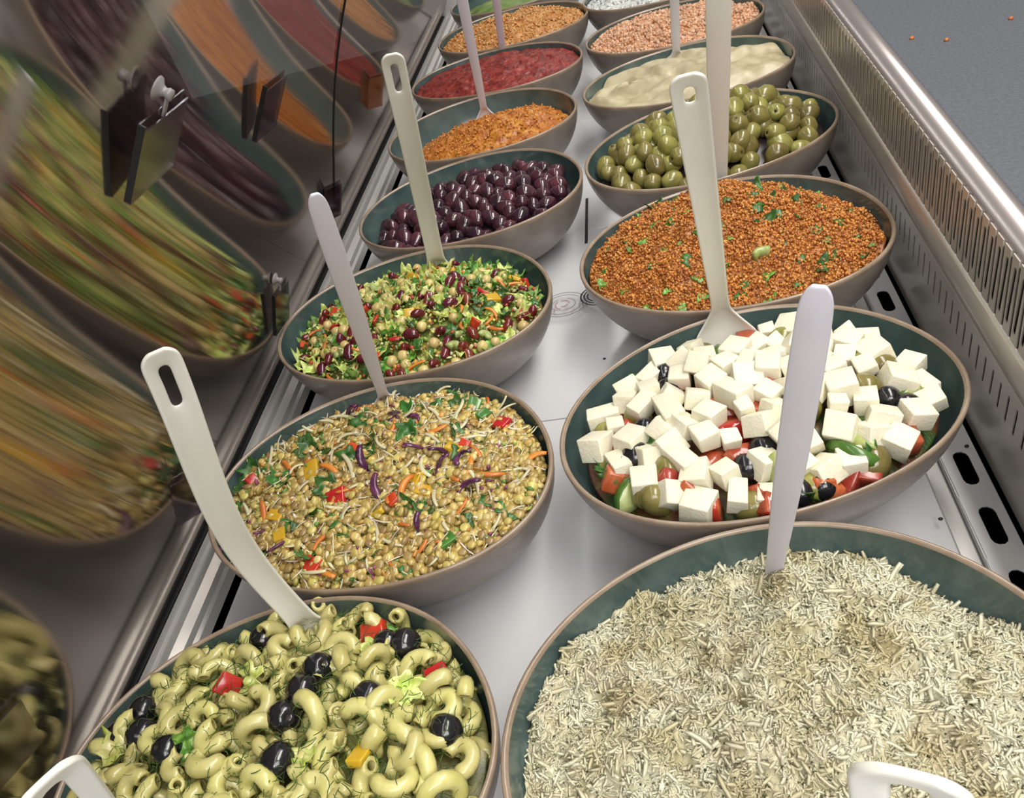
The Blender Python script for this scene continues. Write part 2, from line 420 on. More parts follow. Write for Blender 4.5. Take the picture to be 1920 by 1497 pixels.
rings('swirl_rings', (-.112, .975, .0102), [(.030, .026, 1.6, 4.9), (.025, .021, 1.9, 4.6), (.020, .017, 2.1, 4.4)], .0028, M['mark_dark'], 'dark swirl rings on the deck, half hidden by the spiced couscous bowl')
# ------------------------------------------------------------------ bowls
H = .115
BOWLS = {
 'R1': (0.0328, 0.2723, 8.4, 0.2045, 0.1609, 0.004), 'R2': (0.0541, 0.5886, 13.8, 0.1945, 0.1455, 0.004),
 'R3': (0.0691, 0.8930, -4.9, 0.1909, 0.1525, 0.028), 'R4': (0.0740, 1.2010, 13.0, 0.1940, 0.1480, 0.0),
 'R5': (0.0660, 1.4900, -7.0, 0.1913, 0.1360, 0.03), 'R6': (0.0632, 1.7650, -4.9, 0.1844, 0.1370, 0.001),
 'R7': (0.055, 2.080, 4.0, 0.186, 0.145, 0.0),
 'L1': (-0.3600, 0.2590, 6.5, 0.1860, 0.1400, -0.010), 'L2': (-0.3336, 0.5530, -2.6, 0.1923, 0.1495, -0.006),
 'L3': (-0.3500, 0.8589, 1.1, 0.1930, 0.1492, -0.020), 'L4': (-0.3082, 1.1600, 0.4, 0.1891, 0.1480, 0.019),
 'L5': (-0.3200, 1.4580, 3.9, 0.1851, 0.1440, -0.021), 'L6': (-0.3189, 1.7430, -8.1, 0.1957, 0.1350, -0.004),
 'L7': (-0.3050, 2.0340, 1.7, 0.1884, 0.1500, -0.020), 'L8': (-0.3200, 2.345, 3.0, 0.186, 0.150, 0.0)}
def rfac(t):        # outer radius fraction at height fraction t
    t = np.clip(t, 0, 1); return .50+.50*(1-(1-t)**1.75)**(1/1.75)
def rim_shape(th):
    return 1-.0069*np.cos(3*th)-.018*np.sin(3*th)-.0041*np.cos(4*th)-.006*np.sin(4*th)
DZ = .0105   # deck surface
def bowl_pt(key, r, th, z):
    """local point: r radius fraction of the rim, height z above deck; follows the rim's slope"""
    xc, yc, yaw, a, b, tl = BOWLS[key]
    u = a*r*np.cos(th)*rim_shape(th); v = b*r*np.sin(th)*rim_shape(th)
    zz = z+tl*u*np.clip(z/H, 0, 1.1)
    return u, v, zz
def make_bowl(key, label):
    xc, yc, yaw, a, b, tl = BOWLS[key]
    root = tag(empty('salad_bowl', (xc, yc, DZ), math.radians(yaw)), label, 'bowl', 'oval two-tone serving bowls in two rows')
    n = 96; th = np.linspace(0, 2*PI, n, endpoint=False); Hh = H-DZ
    def lathe(prof):
        V = []
        for t in th:
            for r, z in prof:
                u, v, zz = bowl_pt(key, r, t, z); V.append((u, v, zz))
        return V
    out = [(0, .002), (.40, .002), (.44, 0), (.475, .001)]+[(float(rfac(t)), t*Hh) for t in np.linspace(.03, .96, 22)]
    link('outer_wall', mk_mesh('outer_wall', lathe(out), grid_faces(n, len(out), True), M['bowl_out']), root)
    rim = [(.9985, .955*Hh), (1.003, .985*Hh), (1.001, Hh+.0008), (.992, Hh+.0022), (.982, Hh+.0018), (.974, Hh-.0008)]
    link('rim', mk_mesh('rim', lathe(rim), grid_faces(n, len(rim), True), M['bowl_rim']), root)
    inn = [(float(rfac(t))-.026, .006+t*(Hh-.006)) for t in np.linspace(1, .0, 20)]+[(.3, .006), (0, .006)]
    inn[0] = (.974, Hh-.0008)
    link('inner_glaze', mk_mesh('inner_glaze', lathe(inn), [f[::-1] for f in grid_faces(n, len(inn), True)], M['bowl_in']), root)
    return root
LB = {'R1': 'large front bowl holding herbed shredded white salad', 'R2': 'bowl of feta cubes, tomato and olives',
 'R3': 'bowl heaped with orange spiced bulgur and herbs', 'R4': 'bowl full of green olives', 'R5': 'bowl of smooth pale hummus',
 'R6': 'bowl of pale salmon-coloured coarse dip', 'R7': 'farthest bowl of the right row, holding a white dip',
 'L1': 'front bowl of elbow pasta salad beside the glass', 'L2': 'bowl of lentil salad beside the glass', 'L3': 'bowl of mixed bean and lettuce salad',
 'L4': 'bowl of glossy dark purple olives', 'L5': 'bowl of orange dip with a pale spoon, behind the dark olives', 'L6': 'bowl of dark red dip',
 'L7': 'bowl of light orange chunky dip behind the red one', 'L8': 'farthest bowl of the glass-side row, with green leaves'}
for k in BOWLS: make_bowl(k, LB[k])

def world(key, u, v, z):
    xc, yc, yaw, a, b, tl = BOWLS[key]; c, s = math.cos(math.radians(yaw)), math.sin(math.radians(yaw))
    return np.stack([xc+u*c-v*s, yc+u*s+v*c, z+DZ*0+np.zeros_like(u)], -1)
FOOD = {}
def fill(key, level, dome, namp, nscale, seed, edge=.96, bias=(0, 0), drop=.0, oct=4, ridge=0, mnd=None):
    """defines the surface of the food in a bowl: returns fn (r, th) -> local u, v, z"""
    xc, yc, yaw, a, b, tl = BOWLS[key]
    def s(r, th):
        r = np.asarray(r, float); th = np.asarray(th, float)
        R0 = (rfac(np.clip((H+level-DZ)/(H-DZ), 0, 1))-.03)*edge
        u = a*r*R0*np.cos(th)*rim_shape(th); v = b*r*R0*np.sin(th)*rim_shape(th)
        p = np.stack([u*nscale, v*nscale, np.zeros_like(u)+seed*3.1], -1)
        nz = fbm(p, oct)
        if ridge: nz = nz*(1-ridge)+ridge*(1-2*np.abs(fbm(p*1.7+9, 3)))
        z = H+level+dome*(1-r**2.2)+namp*nz+bias[0]*u/a+bias[1]*v/b+tl*u-drop*np.clip((r-.8)/.2, 0, 1)**2
        if mnd is not None: z = z+mnd(u/a, v/b)
        return u, v, z
    FOOD[key] = s
    return s
def mass(key, name, m, label, cat, nr=70, nt=220, disp=None, col=None, kind='stuff'):
    s = FOOD[key]; rr = np.linspace(0, 1, nr)**.75; th = np.linspace(0, 2*PI, nt, endpoint=False)
    T, Rr = np.meshgrid(th, rr, indexing='ij'); u, v, z = s(Rr, T)
    W = world(key, u, v, z)
    if disp is not None: W[..., 2] += disp(W)
    skirt = W[:, -1].copy(); c = np.array([BOWLS[key][0], BOWLS[key][1], 0]); skirt = c+(skirt-c)*np.array([.93, .93, 1]); skirt[:, 2] -= .02
    W = np.concatenate([W, skirt[:, None]], 1); F = np.array(grid_faces(nt, nr+1, True))[:, ::-1]
    cc = None
    if col is not None: cc = col(W.reshape(-1, 3))
    o = link(name, mk_mesh(name, W.reshape(-1, 3), F, m, True, None, cc))
    return tag(o, label, cat, None, kind)
def poisson(key, d, rs, rmax=.97, tries=9000, reg=None, nmax=10**6):
    """points on the food surface at least d apart (world coords)"""
    s = FOOD[key]; n = tries; r = np.sqrt(rs.rand(n))*rmax; th = rs.rand(n)*2*PI
    u, v, z = s(r, th); W = world(key, u, v, z); cell = {}; out = []
    for i in range(n):
        if reg is not None and not reg(r[i], th[i], W[i]): continue
        x, y = W[i, 0], W[i, 1]; ci, cj = int(x//d), int(y//d); ok = True
        for a in (-1, 0, 1):
            for b in (-1, 0, 1):
                for k in cell.get((ci+a, cj+b), ()):
                    if (W[k, 0]-x)**2+(W[k, 1]-y)**2 < d*d: ok = False
        if ok:
            cell.setdefault((ci, cj), []).append(i); out.append(i)
            if len(out) >= nmax: break
    return W[out], r[out], th[out]
def scatter(key, n, rs, rmax=.98):
    s = FOOD[key]; r = np.sqrt(rs.rand(n))*rmax; th = rs.rand(n)*2*PI; u, v, z = s(r, th)
    return world(key, u, v, z)
def surf_z(key, x, y):
    xc, yc, yaw, a, b, tl = BOWLS[key]; c, s = math.cos(math.radians(yaw)), math.sin(math.radians(yaw))
    u = (x-xc)*c+(y-yc)*s; v = -(x-xc)*s+(y-yc)*c
    level = .93; th = math.atan2(v/b, u/a); r = min(1, math.hypot(u/a, v/b)/level)
    return float(FOOD[key](r, th)[2])
def place(name, meshes, P, rs, label, cat, group, dz=0, tilt=None, smin=.88, smax=1.12, rots=None):
    R_ = rots if rots is not None else rand_rots(len(P), rs, tilt)
    out = []
    for i, p in enumerate(P):
        o = bpy.data.objects.new(name, meshes[rs.randint(len(meshes))]); C.objects.link(o)
        s = smin+(smax-smin)*rs.rand()
        o.matrix_world = Matrix.Translation((p[0], p[1], p[2]+(dz if np.isscalar(dz) else dz[i]))) @ Matrix(R_[i].tolist()).to_4x4() @ Matrix.Scale(s, 4)
        o['label'] = label; o['category'] = cat; o['group'] = group; out.append(o)
    return out

def addp(P, key, pts, dz):
    xc, yc, yaw, a, b, tl = BOWLS[key]; c, s = math.cos(math.radians(yaw)), math.sin(math.radians(yaw)); Q = []
    for x, y in pts:
        u = ((x-xc)*c+(y-yc)*s)/a; v = (-(x-xc)*s+(y-yc)*c)/b; k = min(1, .79/math.hypot(u, v)); u *= k*a; v *= k*b
        x = xc+u*c-v*s; y = yc+u*s+v*c; Q.append((x, y, surf_z(key, x, y)+dz))
    return np.concatenate([P.reshape(-1, 3), np.array(Q)])

# ------------------------------------------------------------------ food pieces
def blob(nu, nv, sx, sy, sz, amp=.05, fr=2, seed=0, egg=0, crease=0, wrinkle=0):
    V, F = sphere_vf(nu, nv); n = fbm(V*fr+seed*5.7, 2)
    V = V*(1+amp*n)[:, None]
    if wrinkle:
        a = np.arctan2(V[:, 1], V[:, 0]); V = V*(1+wrinkle*np.sin(a*9+seed)*np.abs(V[:, 2])**.7)[:, None]
    if egg: V[:, :2] *= (1+egg*V[:, 2])[:, None]
    V = V*np.array([sx, sy, sz])
    return V, F
def olive_mesh(name, m, sx, sz, seed, hole=None, nu=16, nv=12, egg=.1, amp=.04, wrinkle=0):
    """olive; with hole, the pitted end is a sunken pocket with its own colour"""
    V, F = blob(nu, nv, sx, sx, sz, amp, 2, seed, egg, 0, wrinkle); mi = [0]*len(F)
    if hole is not None:
        r1 = 1+np.arange(nu)
        V[r1, :2] *= .62; V[r1, 2] = sz*.965
        V[0, 2] = sz*.55
        r2 = r1+nu; V[r2, :2] *= .92
        for i in range(nu): mi[i] = 1
        return mk_mesh(name, V, F, [m, hole], True, mi)
    return mk_mesh(name, V, F, m)
def cube_mesh(name, m, sx, sy, sz, seed, rough=.10, bev=.0012):
    rr = random.Random(seed); bm = bmesh.new(); bmesh.ops.create_cube(bm, size=1)
    for v in bm.verts:
        v.co.x *= sx*(1+rr.uniform(-rough, rough)); v.co.y *= sy*(1+rr.uniform(-rough, rough)); v.co.z *= sz*(1+rr.uniform(-rough, rough))
    bmesh.ops.bevel(bm, geom=bm.edges[:], offset=bev, segments=2, affect='EDGES', profile=.6)
    return bm_mesh(name, bm, m, True)
def tube(path, radii, nseg=8, cap=True, flat=1.0):
    path = [Vector(p) for p in path]; V = []; F = []; n = len(path)
    ref = Vector((0, 0, 1)) if abs((path[1]-path[0]).normalized().z) < .9 else Vector((1, 0, 0))
    for i, p in enumerate(path):
        t = (path[min(i+1, n-1)]-path[max(i-1, 0)]).normalized(); s = t.cross(ref).normalized(); q = s.cross(t)
        for k in range(nseg):
            a = 2*PI*k/nseg; V.append(p+s*math.cos(a)*radii[i]+q*math.sin(a)*radii[i]*flat)
    for i in range(n-1):
        for k in range(nseg):
            a = i*nseg+k; b = i*nseg+(k+1) % nseg; F.append((a, b, b+nseg, a+nseg))
    if cap: F.append(tuple(range(nseg))[::-1]); F.append(tuple((n-1)*nseg+k for k in range(nseg)))
    return V, F
def macaroni(seed):
    rr = random.Random(seed); R = rr.uniform(.0102, .0124); arc = rr.uniform(3.2, 4.3); r = rr.uniform(.0060, .0067); n = 12; tw = rr.uniform(-.004, .004)
    pts = [Vector((R*math.cos(arc*(i/(n-1)-.5)), R*math.sin(arc*(i/(n-1)-.5)), tw*(i/(n-1)-.5)*2)) for i in range(n)]
    V = []; F = []; mi = []; k = 10
    def ring(i, rad):
        p = pts[i]; a = arc*(i/(n-1)-.5); s = Vector((math.cos(a), math.sin(a), 0)); 
        b = len(V)
        for j in range(k):
            q = 2*PI*j/k; V.append(p+s*math.cos(q)*rad+Vector((0, 0, 1))*math.sin(q)*rad)
        return b
    prev = None; first = None
    seq = [(2, r*.45), (1, r*.48), (0, r*.52), (0, r*.8), (0, r*.97)]+[(i, r*(1+.03*math.sin(i*1.3))) for i in range(1, n-1)]+[(n-1, r*.97), (n-1, r*.8), (n-1, r*.52), (n-2, r*.48), (n-3, r*.45)]
    for si, (i, rad) in enumerate(seq):
        b = ring(i, rad)
        if prev is not None:
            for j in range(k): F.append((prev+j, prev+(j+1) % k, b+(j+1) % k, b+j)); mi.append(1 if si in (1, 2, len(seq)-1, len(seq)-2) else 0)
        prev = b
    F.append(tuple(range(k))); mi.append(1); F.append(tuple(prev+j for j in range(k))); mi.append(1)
    return mk_mesh('macaroni', V, F, [M['pasta'], M['pasta_in']], True, mi)
def leaf_mesh(name, m, size, seed, crinkle=.3, elong=1.0, lobes=5, thick=.0005, curl=1.0):
    rr = random.Random(seed); nr_, nt_ = 6, 20; V = [(0, 0, 0)]; ph = rr.uniform(0, 6)
    c1 = rr.uniform(-1, 1)*curl; c2 = rr.uniform(-1, 1)*curl
    for i in range(1, nr_+1):
        for j in range(nt_):
            a = 2*PI*j/nt_; e = 1+.22*math.sin(lobes*a+ph)*(i/nr_)**2+.1*math.sin((lobes*2+1)*a+ph*2)*(i/nr_)**2
            x = i/nr_*size*e*math.cos(a)*elong; y = i/nr_*size*e*math.sin(a)
            z = crinkle*size*(.5*math.sin(x/size*5+ph)*math.cos(y/size*6+ph)+.25*math.sin(11*a+ph)*(i/nr_)**2)+(c1*x*x+c2*y*y)/size*.7
            V.append((x, y, z))
    F = [(0, 1+j, 1+(j+1) % nt_) for j in range(nt_)]
    for i in range(nr_-1):
        for j in range(nt_):
            a = 1+i*nt_+j; b = 1+i*nt_+(j+1) % nt_; F.append((a, a+nt_, b+nt_, b))
    V = np.array(V); n = len(V); V2 = V.copy(); V2[:, 2] -= thick
    F2 = [tuple(n+i for i in f[::-1]) for f in F]; e0 = 1+(nr_-1)*nt_
    E = [(e0+j, e0+n+j, e0+n+(j+1) % nt_, e0+(j+1) % nt_) for j in range(nt_)]
    return mk_mesh(name, np.concatenate([V, V2]), F+F2+E, m)
def shred_mesh(name, m, L, wd, th, seed, bend=1.0):
    rr = random.Random(seed); n = 9; k = rr.uniform(.4, 1.2)*bend*rr.choice((-1, 1)); k2 = rr.uniform(-.6, .6)*bend; pts = []; p = Vector((0, 0, 0)); a = 0; e = rr.uniform(-.3, .3)
    for i in range(n):
        pts.append(p.copy()); p = p+Vector((math.cos(a)*math.cos(e), math.sin(a)*math.cos(e), math.sin(e)))*L/(n-1); a += k/(n-1)*2; e += k2/(n-1)*2
    c = sum(pts, Vector())/n; pts = [q-c for q in pts]
    V, F = tube(pts, [wd*(.35+.65*math.sin(PI*(i+.6)/(n+.2))**.5) for i in range(n)], 6, True, th/wd)
    return mk_mesh(name, V, F, m)
def bean_mesh(name, m, L, seed):
    n = 9; pts = [Vector((L*.42*math.sin(1.3*(i/(n-1)-.5)*2)/.96*.9, L*.32*(math.cos(1.3*(i/(n-1)-.5)*2)-.6), 0)) for i in range(n)]
    rad = [L*.30*max(.12, math.sin(PI*(i+.35)/(n-.3)))**.55 for i in range(n)]
    V, F = tube(pts, rad, 10, True, .85); return mk_mesh(name, V, F, m)
def chunk_arc(name, m, m2, R, r, seed, arc=1.6, th=.004):
    """tomato / cucumber style wedge: slice with skin"""
    rr = random.Random(seed); n = 9; V = []; F = []; mi = []
    for i in range(n):
        a = arc*(i/(n-1)-.5)
        for rad, z in ((r, -th), (R*.93, -th), (R, -th*.6), (R, th*.6), (R*.93, th), (r, th)):
            q = 1+rr.uniform(-.03, .03); V.append((rad*q*math.cos(a)-(R+r)/2, rad*q*math.sin(a), z))
    for i in range(n-1):
        for j in range(6):
            a = i*6+j; b = i*6+(j+1) % 6; F.append((a, b, b+6, a+6)); mi.append(1 if j in (1, 2, 3) else 0)
    F.append(tuple(range(6))[::-1]); F.append(tuple((n-1)*6+j for j in range(6))); mi += [0, 0]
    return mk_mesh(name, V, F, [m, m2], True, mi)

M['kal'] = mat('dark_olive_skin', (.022, .008, .014), .13, (.075, .020, .035), 45, objvar=.5, coat=.6, bump=.05, bscale=300)
M['green_ol'] = mat('green_olive_skin', (.150, .130, .030), .2, (.25, .22, .065), 45, objvar=.30, coat=.35, sss=.1, bump=.04, bscale=300)
M['green_hole'] = mat('green_olive_pit', (.10, .065, .018), .5)
M['green_hole_d'] = mat('green_olive_pit_dark', (.03, .018, .008), .6)
M['black_ol'] = mat('black_olive_skin', (.006, .006, .008), .16, (.012, .011, .013), 60, coat=.5, bump=.12, bscale=160)
M['black_hole'] = mat('black_olive_pit', (.02, .012, .01), .6)
M['feta'] = mat('feta', (.74, .70, .53), .55, (.78, .745, .60), 70, sss=.3, bump=.35, bscale=350)
M['tomato'] = mat('tomato_flesh', (.34, .055, .022), .2, (.46, .11, .05), 90, objvar=.2, coat=.3, sss=.15)
M['tomato_skin'] = mat('tomato_skin', (.40, .03, .012), .15, (.46, .05, .02), 30, coat=.5, objvar=.15)
M['cuc'] = mat('cucumber_flesh', (.30, .36, .10), .3, (.42, .47, .20), 60, sss=.2, coat=.2)
M['cuc_skin'] = mat('cucumber_skin', (.05, .12, .015), .25, (.08, .17, .03), 60, coat=.3)
M['leaf'] = mat('parsley_green', (.020, .075, .012), .4, (.05, .15, .025), 120, objvar=.3, coat=.15)
M['lett'] = mat('lettuce_pale', (.42, .52, .08), .35, (.70, .68, .26), 90, objvar=.3, sss=.25, coat=.15)
M['lett_d'] = mat('lettuce_green', (.07, .20, .03), .35, (.20, .36, .06), 90, objvar=.3, coat=.15)
M['pasta'] = mat('pasta', (.50, .455, .15), .27, (.585, .54, .225), 90, objvar=.1, sss=.25, coat=.3)
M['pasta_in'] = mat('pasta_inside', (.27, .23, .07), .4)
M['dill'] = mat('dill', (.035, .085, .012), .5, objvar=.2)
M['yellow'] = mat('yellow_pepper', (.56, .33, .015), .2, (.62, .40, .03), 60, coat=.4, objvar=.1)
M['red'] = mat('red_pepper', (.45, .025, .012), .18, (.52, .05, .02), 60, coat=.5, objvar=.15)
M['greenp'] = mat('green_pepper', (.035, .14, .018), .2, (.07, .21, .03), 60, coat=.5)
M['orange'] = mat('carrot', (.54, .16, .02), .35, (.60, .21, .04), 80, coat=.2, objvar=.15)
M['purple'] = mat('red_cabbage', (.045, .008, .04), .25, (.14, .03, .10), 120, coat=.3, objvar=.3)
M['onion'] = mat('onion', (.50, .42, .36), .3, (.52, .32, .36), 60, coat=.3, sss=.2)
M['cabbage'] = mat('white_cabbage', (.54, .50, .30), .35, (.60, .56, .38), 80, objvar=.1, sss=.2)
M['kidney'] = mat('kidney_bean', (.085, .006, .009), .15, (.16, .016, .018), 70, coat=.5, objvar=.35)
M['chick'] = mat('chickpea', (.52, .39, .13), .32, (.62, .49, .20), 60, coat=.2, objvar=.15)
M['lentil'] = mat('lentil', (.9, .9, .9), .28, (1, 1, 1), 200, attr='Col', coat=.25)
M['lentil_o'] = mat('lentil_single', (.36, .26, .07), .28, (.50, .38, .14), 60, objvar=.4, coat=.25)
M['col'] = mat('food_tinted', (.9, .9, .9), .45, (1, 1, 1), 150, attr='Col', coat=.1)
M['rice'] = mat('shredded_white', (.93, .93, .90), .5, (1, 1, .98), 150, attr='Col', sss=.12, spec=.3)
M['mash'] = mat('food_wet', (.85, .85, .85), .33, (1, 1, 1), 120, attr='Col', coat=.2, bump=.5, bscale=420)
M['dark_mass'] = mat('under_mass', (.02, .012, .012), .3)  # near-black: shade painted into the fill under the olive heaps


# ------------------------------------------------------------------ food, bowl by bowl
def tint(W, a, b, sc_, seed, c=None, cth=.35):
    n = fbm(W*sc_+seed, 3); t = np.clip(n*.8+.5, 0, 1)[:, None]; out = np.array(a)*(1-t)+np.array(b)*t
    if c is not None:
        k = np.clip((fbm(W*sc_*2.3+seed+50, 2)-cth)*4, 0, 1)[:, None]; out = out*(1-k)+np.array(c)*k
    return out
def grains(key, name, n, variants, smin, smax, cols, m, label, cat, seed, tilt=None, lift=0, jz=.002, stretch=None, rmax=.985):
    rs = np.random.RandomState(seed); P = scatter(key, n, rs, rmax); P[:, 2] += lift+rs.randn(n)*jz
    S = smin+(smax-smin)*rs.rand(n)
    if stretch is not None: S = S[:, None]*(np.array(stretch)[None]*(1+.25*rs.randn(n, 3)).clip(.5, 1.6))
    cols = np.array(cols); c = cols[rs.randint(0, len(cols), n)]*(1+.16*rs.randn(n, 1)).clip(.6, 1.4)
    o = link(name, merge(name, variants, P, rand_rots(n, rs, tilt), S, c.clip(0, 1), m, rs))
    return tag(o, label, cat, None, 'stuff')
V_, F_ = sphere_vf(5, 3); PEB = [(V_*(1+.25*fbm(V_*2+k, 1))[:, None], tri(F_)) for k in range(4)]
V_, F_ = sphere_vf(7, 5); LEN = [(V_*np.array([1, 1, .52])*(1+.06*fbm(V_*2+k, 1))[:, None], tri(F_)) for k in range(4)]
def strand_variants(k, n=5, seg=4, bend=1.0, wd=.06, flat=.5, seed=0):
    out = []; rr = random.Random(seed)
    for q in range(k):
        pts = []; p = Vector((0, 0, 0)); a = 0; e = rr.uniform(-.3, .3); b = rr.uniform(-1.2, 1.2)*bend
        for i in range(n): pts.append(p.copy()); p += Vector((math.cos(a), math.sin(a), math.sin(e)))*(1/(n-1)); a += b/(n-1); e += rr.uniform(-.3, .3)
        c = sum(pts, Vector())/n; V, F = tube([x-c for x in pts], [wd*(.6+.4*math.sin(PI*(i+.5)/n)) for i in range(n)], seg, True, flat)
        out.append((np.array([tuple(v) for v in V]), tri(F)))
    return out

# right row ---------------------------------------------------------------
# shredded white salad
fill('R1', -.027, .028, .016, 21, 3, 1.0, oct=5)
def rcol(W, k=0):
    t = np.clip(fbm(W*45+3, 4)*.9+.55, 0, 1)[:, None]; o_ = np.clip(fbm(W*28+31, 3)*1.3-.25, 0, 1)[:, None]
    c_ = np.array((.50, .445, .26))*(1-t)+np.array((.66, .63, .47))*t
    return c_*(1-.6*o_)+np.array((.40, .31, .14))*.6*o_
mass('R1', 'salad_mass', M['rice'], 'packed body of the herbed shredded white salad', 'salad', 190, 520, lambda W: .0036*fbm(W*110+9, 3), rcol)
def shreds(n, seed, L0, L1, wd, lift, name, label, vary):
    rs = np.random.RandomState(seed); P = scatter('R1', n, rs, .995); P[:, 2] += lift+rs.randn(n)*.0010+.0036*fbm(P*110+9, 3)
    flow = 3.2*fbm(np.stack([P[:, 0]*22, P[:, 1]*22, np.zeros(n)], 1), 2)+rs.randn(n)*1.1; til = rs.randn(n)*.38
    ca, sa, ct, st = np.cos(flow), np.sin(flow), np.cos(til), np.sin(til)
    R_ = np.zeros((n, 3, 3)); R_[:, 0, 0] = ca*ct; R_[:, 1, 0] = sa*ct; R_[:, 2, 0] = st
    R_[:, 0, 1] = -sa; R_[:, 1, 1] = ca; R_[:, 0, 2] = -ca*st; R_[:, 1, 2] = -sa*st; R_[:, 2, 2] = ct
    S = L0+(L1-L0)*rs.rand(n)**2
    c = rcol(P)*(1+vary*rs.randn(n, 1))+.05
    return tag(link(name, merge(name, strand_variants(10, 5, 4, .9, wd, .30, seed), P, R_, S, c.clip(0, .82), M['rice'], rs)), label, 'salad', None, 'stuff')
shreds(20000, 11, .0038, .0105, .15, .0003, 'white_shreds', 'finely shredded white salad heaped in the front right bowl', .07)
shreds(700, 14, .011, .020, .10, .0016, 'long_shreds', 'longer pale shreds lying loose on the white salad', .05)
grains('R1', 'herb_specks', 1300, PEB, .0005, .0012, [(.04, .05, .015), (.08, .09, .03), (.03, .035, .02)], M['col'], 'tiny dark herb specks over the shredded white salad', 'herbs', 12, None, .0020, .0015, (1.4, .8, .6))
# feta salad
fill('R2', -.034, .028, .004, 22, 5, .95, oct=2)
mass('R2', 'salad_bed', M['mash'], 'wet chopped tomato and greens under the feta cubes', 'salad', col=lambda W: tint(W, (.16, .035, .015), (.04, .09, .015), 45, 5, (.2, .15, .04)))
rs = np.random.RandomState(21)
fetas = [cube_mesh('feta', M['feta'], .0250, .0225, .0215, k, .11, .0013) for k in range(4)]+[cube_mesh('feta', M['feta'], .032, .021, .020, 9, .10, .0013), cube_mesh('feta', M['feta'], .020, .019, .018, 12, .18, .002)]
tom = [chunk_arc('tomato', M['tomato'], M['tomato_skin'], .027, .008, k, 1.7, .012) for k in range(3)]+[cube_mesh('tomato', M['tomato'], .032, .024, .017, 33, .25, .003)]
cuc = [chunk_arc('cucumber', M['cuc'], M['cuc_skin'], .026, .003, k, 2.9, .0055) for k in range(2)]
gol = [olive_mesh('green_olive', M['green_ol'], .0145, .0178, k, M['green_hole_d']) for k in range(3)]
bol = [olive_mesh('black_olive', M['black_ol'], .0135, .0142, k, M['black_hole'], egg=.03, wrinkle=.02) for k in range(3)]
leaf = [leaf_mesh('parsley', M['leaf'], .011, k, .22, 1.1, 5) for k in range(4)]
P, r, th = poisson('R2', .030, rs, .90)
u = rs.rand(len(P)); edge_b = (np.abs(r-.85) < .15)
# lower layer: tomato, cucumber, olives show mostly round the edge
PT = {'b': [(-.025,.624),(-.062,.541),(-.051,.571),(.176,.575),(.19,.566),(.055,.523),(.039,.505),(.082,.461),(-.027,.652),(.098,.480)],
      't': [(.136,.591),(.182,.524),(-.09,.516),(.048,.451),(-.015,.445),(.116,.45),(.146,.497),(-.011,.487),(.167,.65),(-.038,.504),(-.013,.607)],
      'g': [(-.078,.48),(-.053,.484),(.036,.466),(.089,.484),(.161,.489),(.099,.69),(.183,.625),(.158,.591),(-.033,.515),(-.111,.512)],
      'c': [(.201,.581),(.136,.527),(.061,.489),(-.073,.503),(.126,.514)], 'l': [(-.013,.681),(-.063,.665),(-.106,.515),(.102,.657),(.16,.476),(-.053,.56),(-.098,.531),(.089,.44)]}
allp = np.array([p for v in PT.values() for p in v])
far_ = np.array([np.hypot(*(allp-w_[:2]).T).min() > .018 for w_ in P]); P = P[far_]; u = u[far_]
kind = np.where(u < .50, 't', np.where(u < .66, 'g', np.where(u < .80, 'c', np.where(u < .9, 'b', 'l'))))
place('tomato_piece', tom, addp(P[kind == 't'], 'R2', PT['t'], .006), rs, 'red tomato piece lying among the feta cubes', 'tomato', 'tomato pieces in the feta salad', .004, .9)
place('green_olive', gol, addp(P[kind == 'g'], 'R2', PT['g'], .004), rs, 'pitted green olive lying among the feta cubes', 'olive', 'green olives in the feta salad', .007)
place('cucumber_slice', cuc, addp(P[kind == 'c'], 'R2', PT['c'], .008), rs, 'green-edged cucumber slice lying among the feta cubes', 'cucumber', 'cucumber slices in the feta salad', .007, .9)
place('black_olive', bol, addp(P[kind == 'b'], 'R2', PT['b'], .006), rs, 'round black olive lying among the feta cubes', 'olive', 'black olives in the feta salad', .008)
place('parsley_leaf', leaf, addp(P[kind == 'l'], 'R2', PT['l'], .004), rs, 'small parsley leaf lying among the feta cubes', 'leaf', 'herb leaves in the feta salad', .010, .6, 1.0, 1.5)
xc, yc = BOWLS['R2'][:2]
def reg(r_, t_, W_):   # cubes thin out towards the near and side rims, and around a gap right of the lilac handle
    return rs.rand() < (1.0 if r_ < .7 else .75) and np.hypot(*(allp-W_[:2]).T).min() > .0125 and not (abs(W_[0]-.045) < .036 and W_[1] > .668)
P2, r2, th2 = poisson('R2', .0212, rs, .93, 12000, reg)
dz = .0185+.004*rs.rand(len(P2))+.008*(r2 < .55)*rs.rand(len(P2))
place('feta_cube', fetas, P2, rs, 'creamy white feta cube scattered over the tomato and olive salad', 'cheese cube', 'feta cubes on the salad', dz, .45, .85, 1.15)
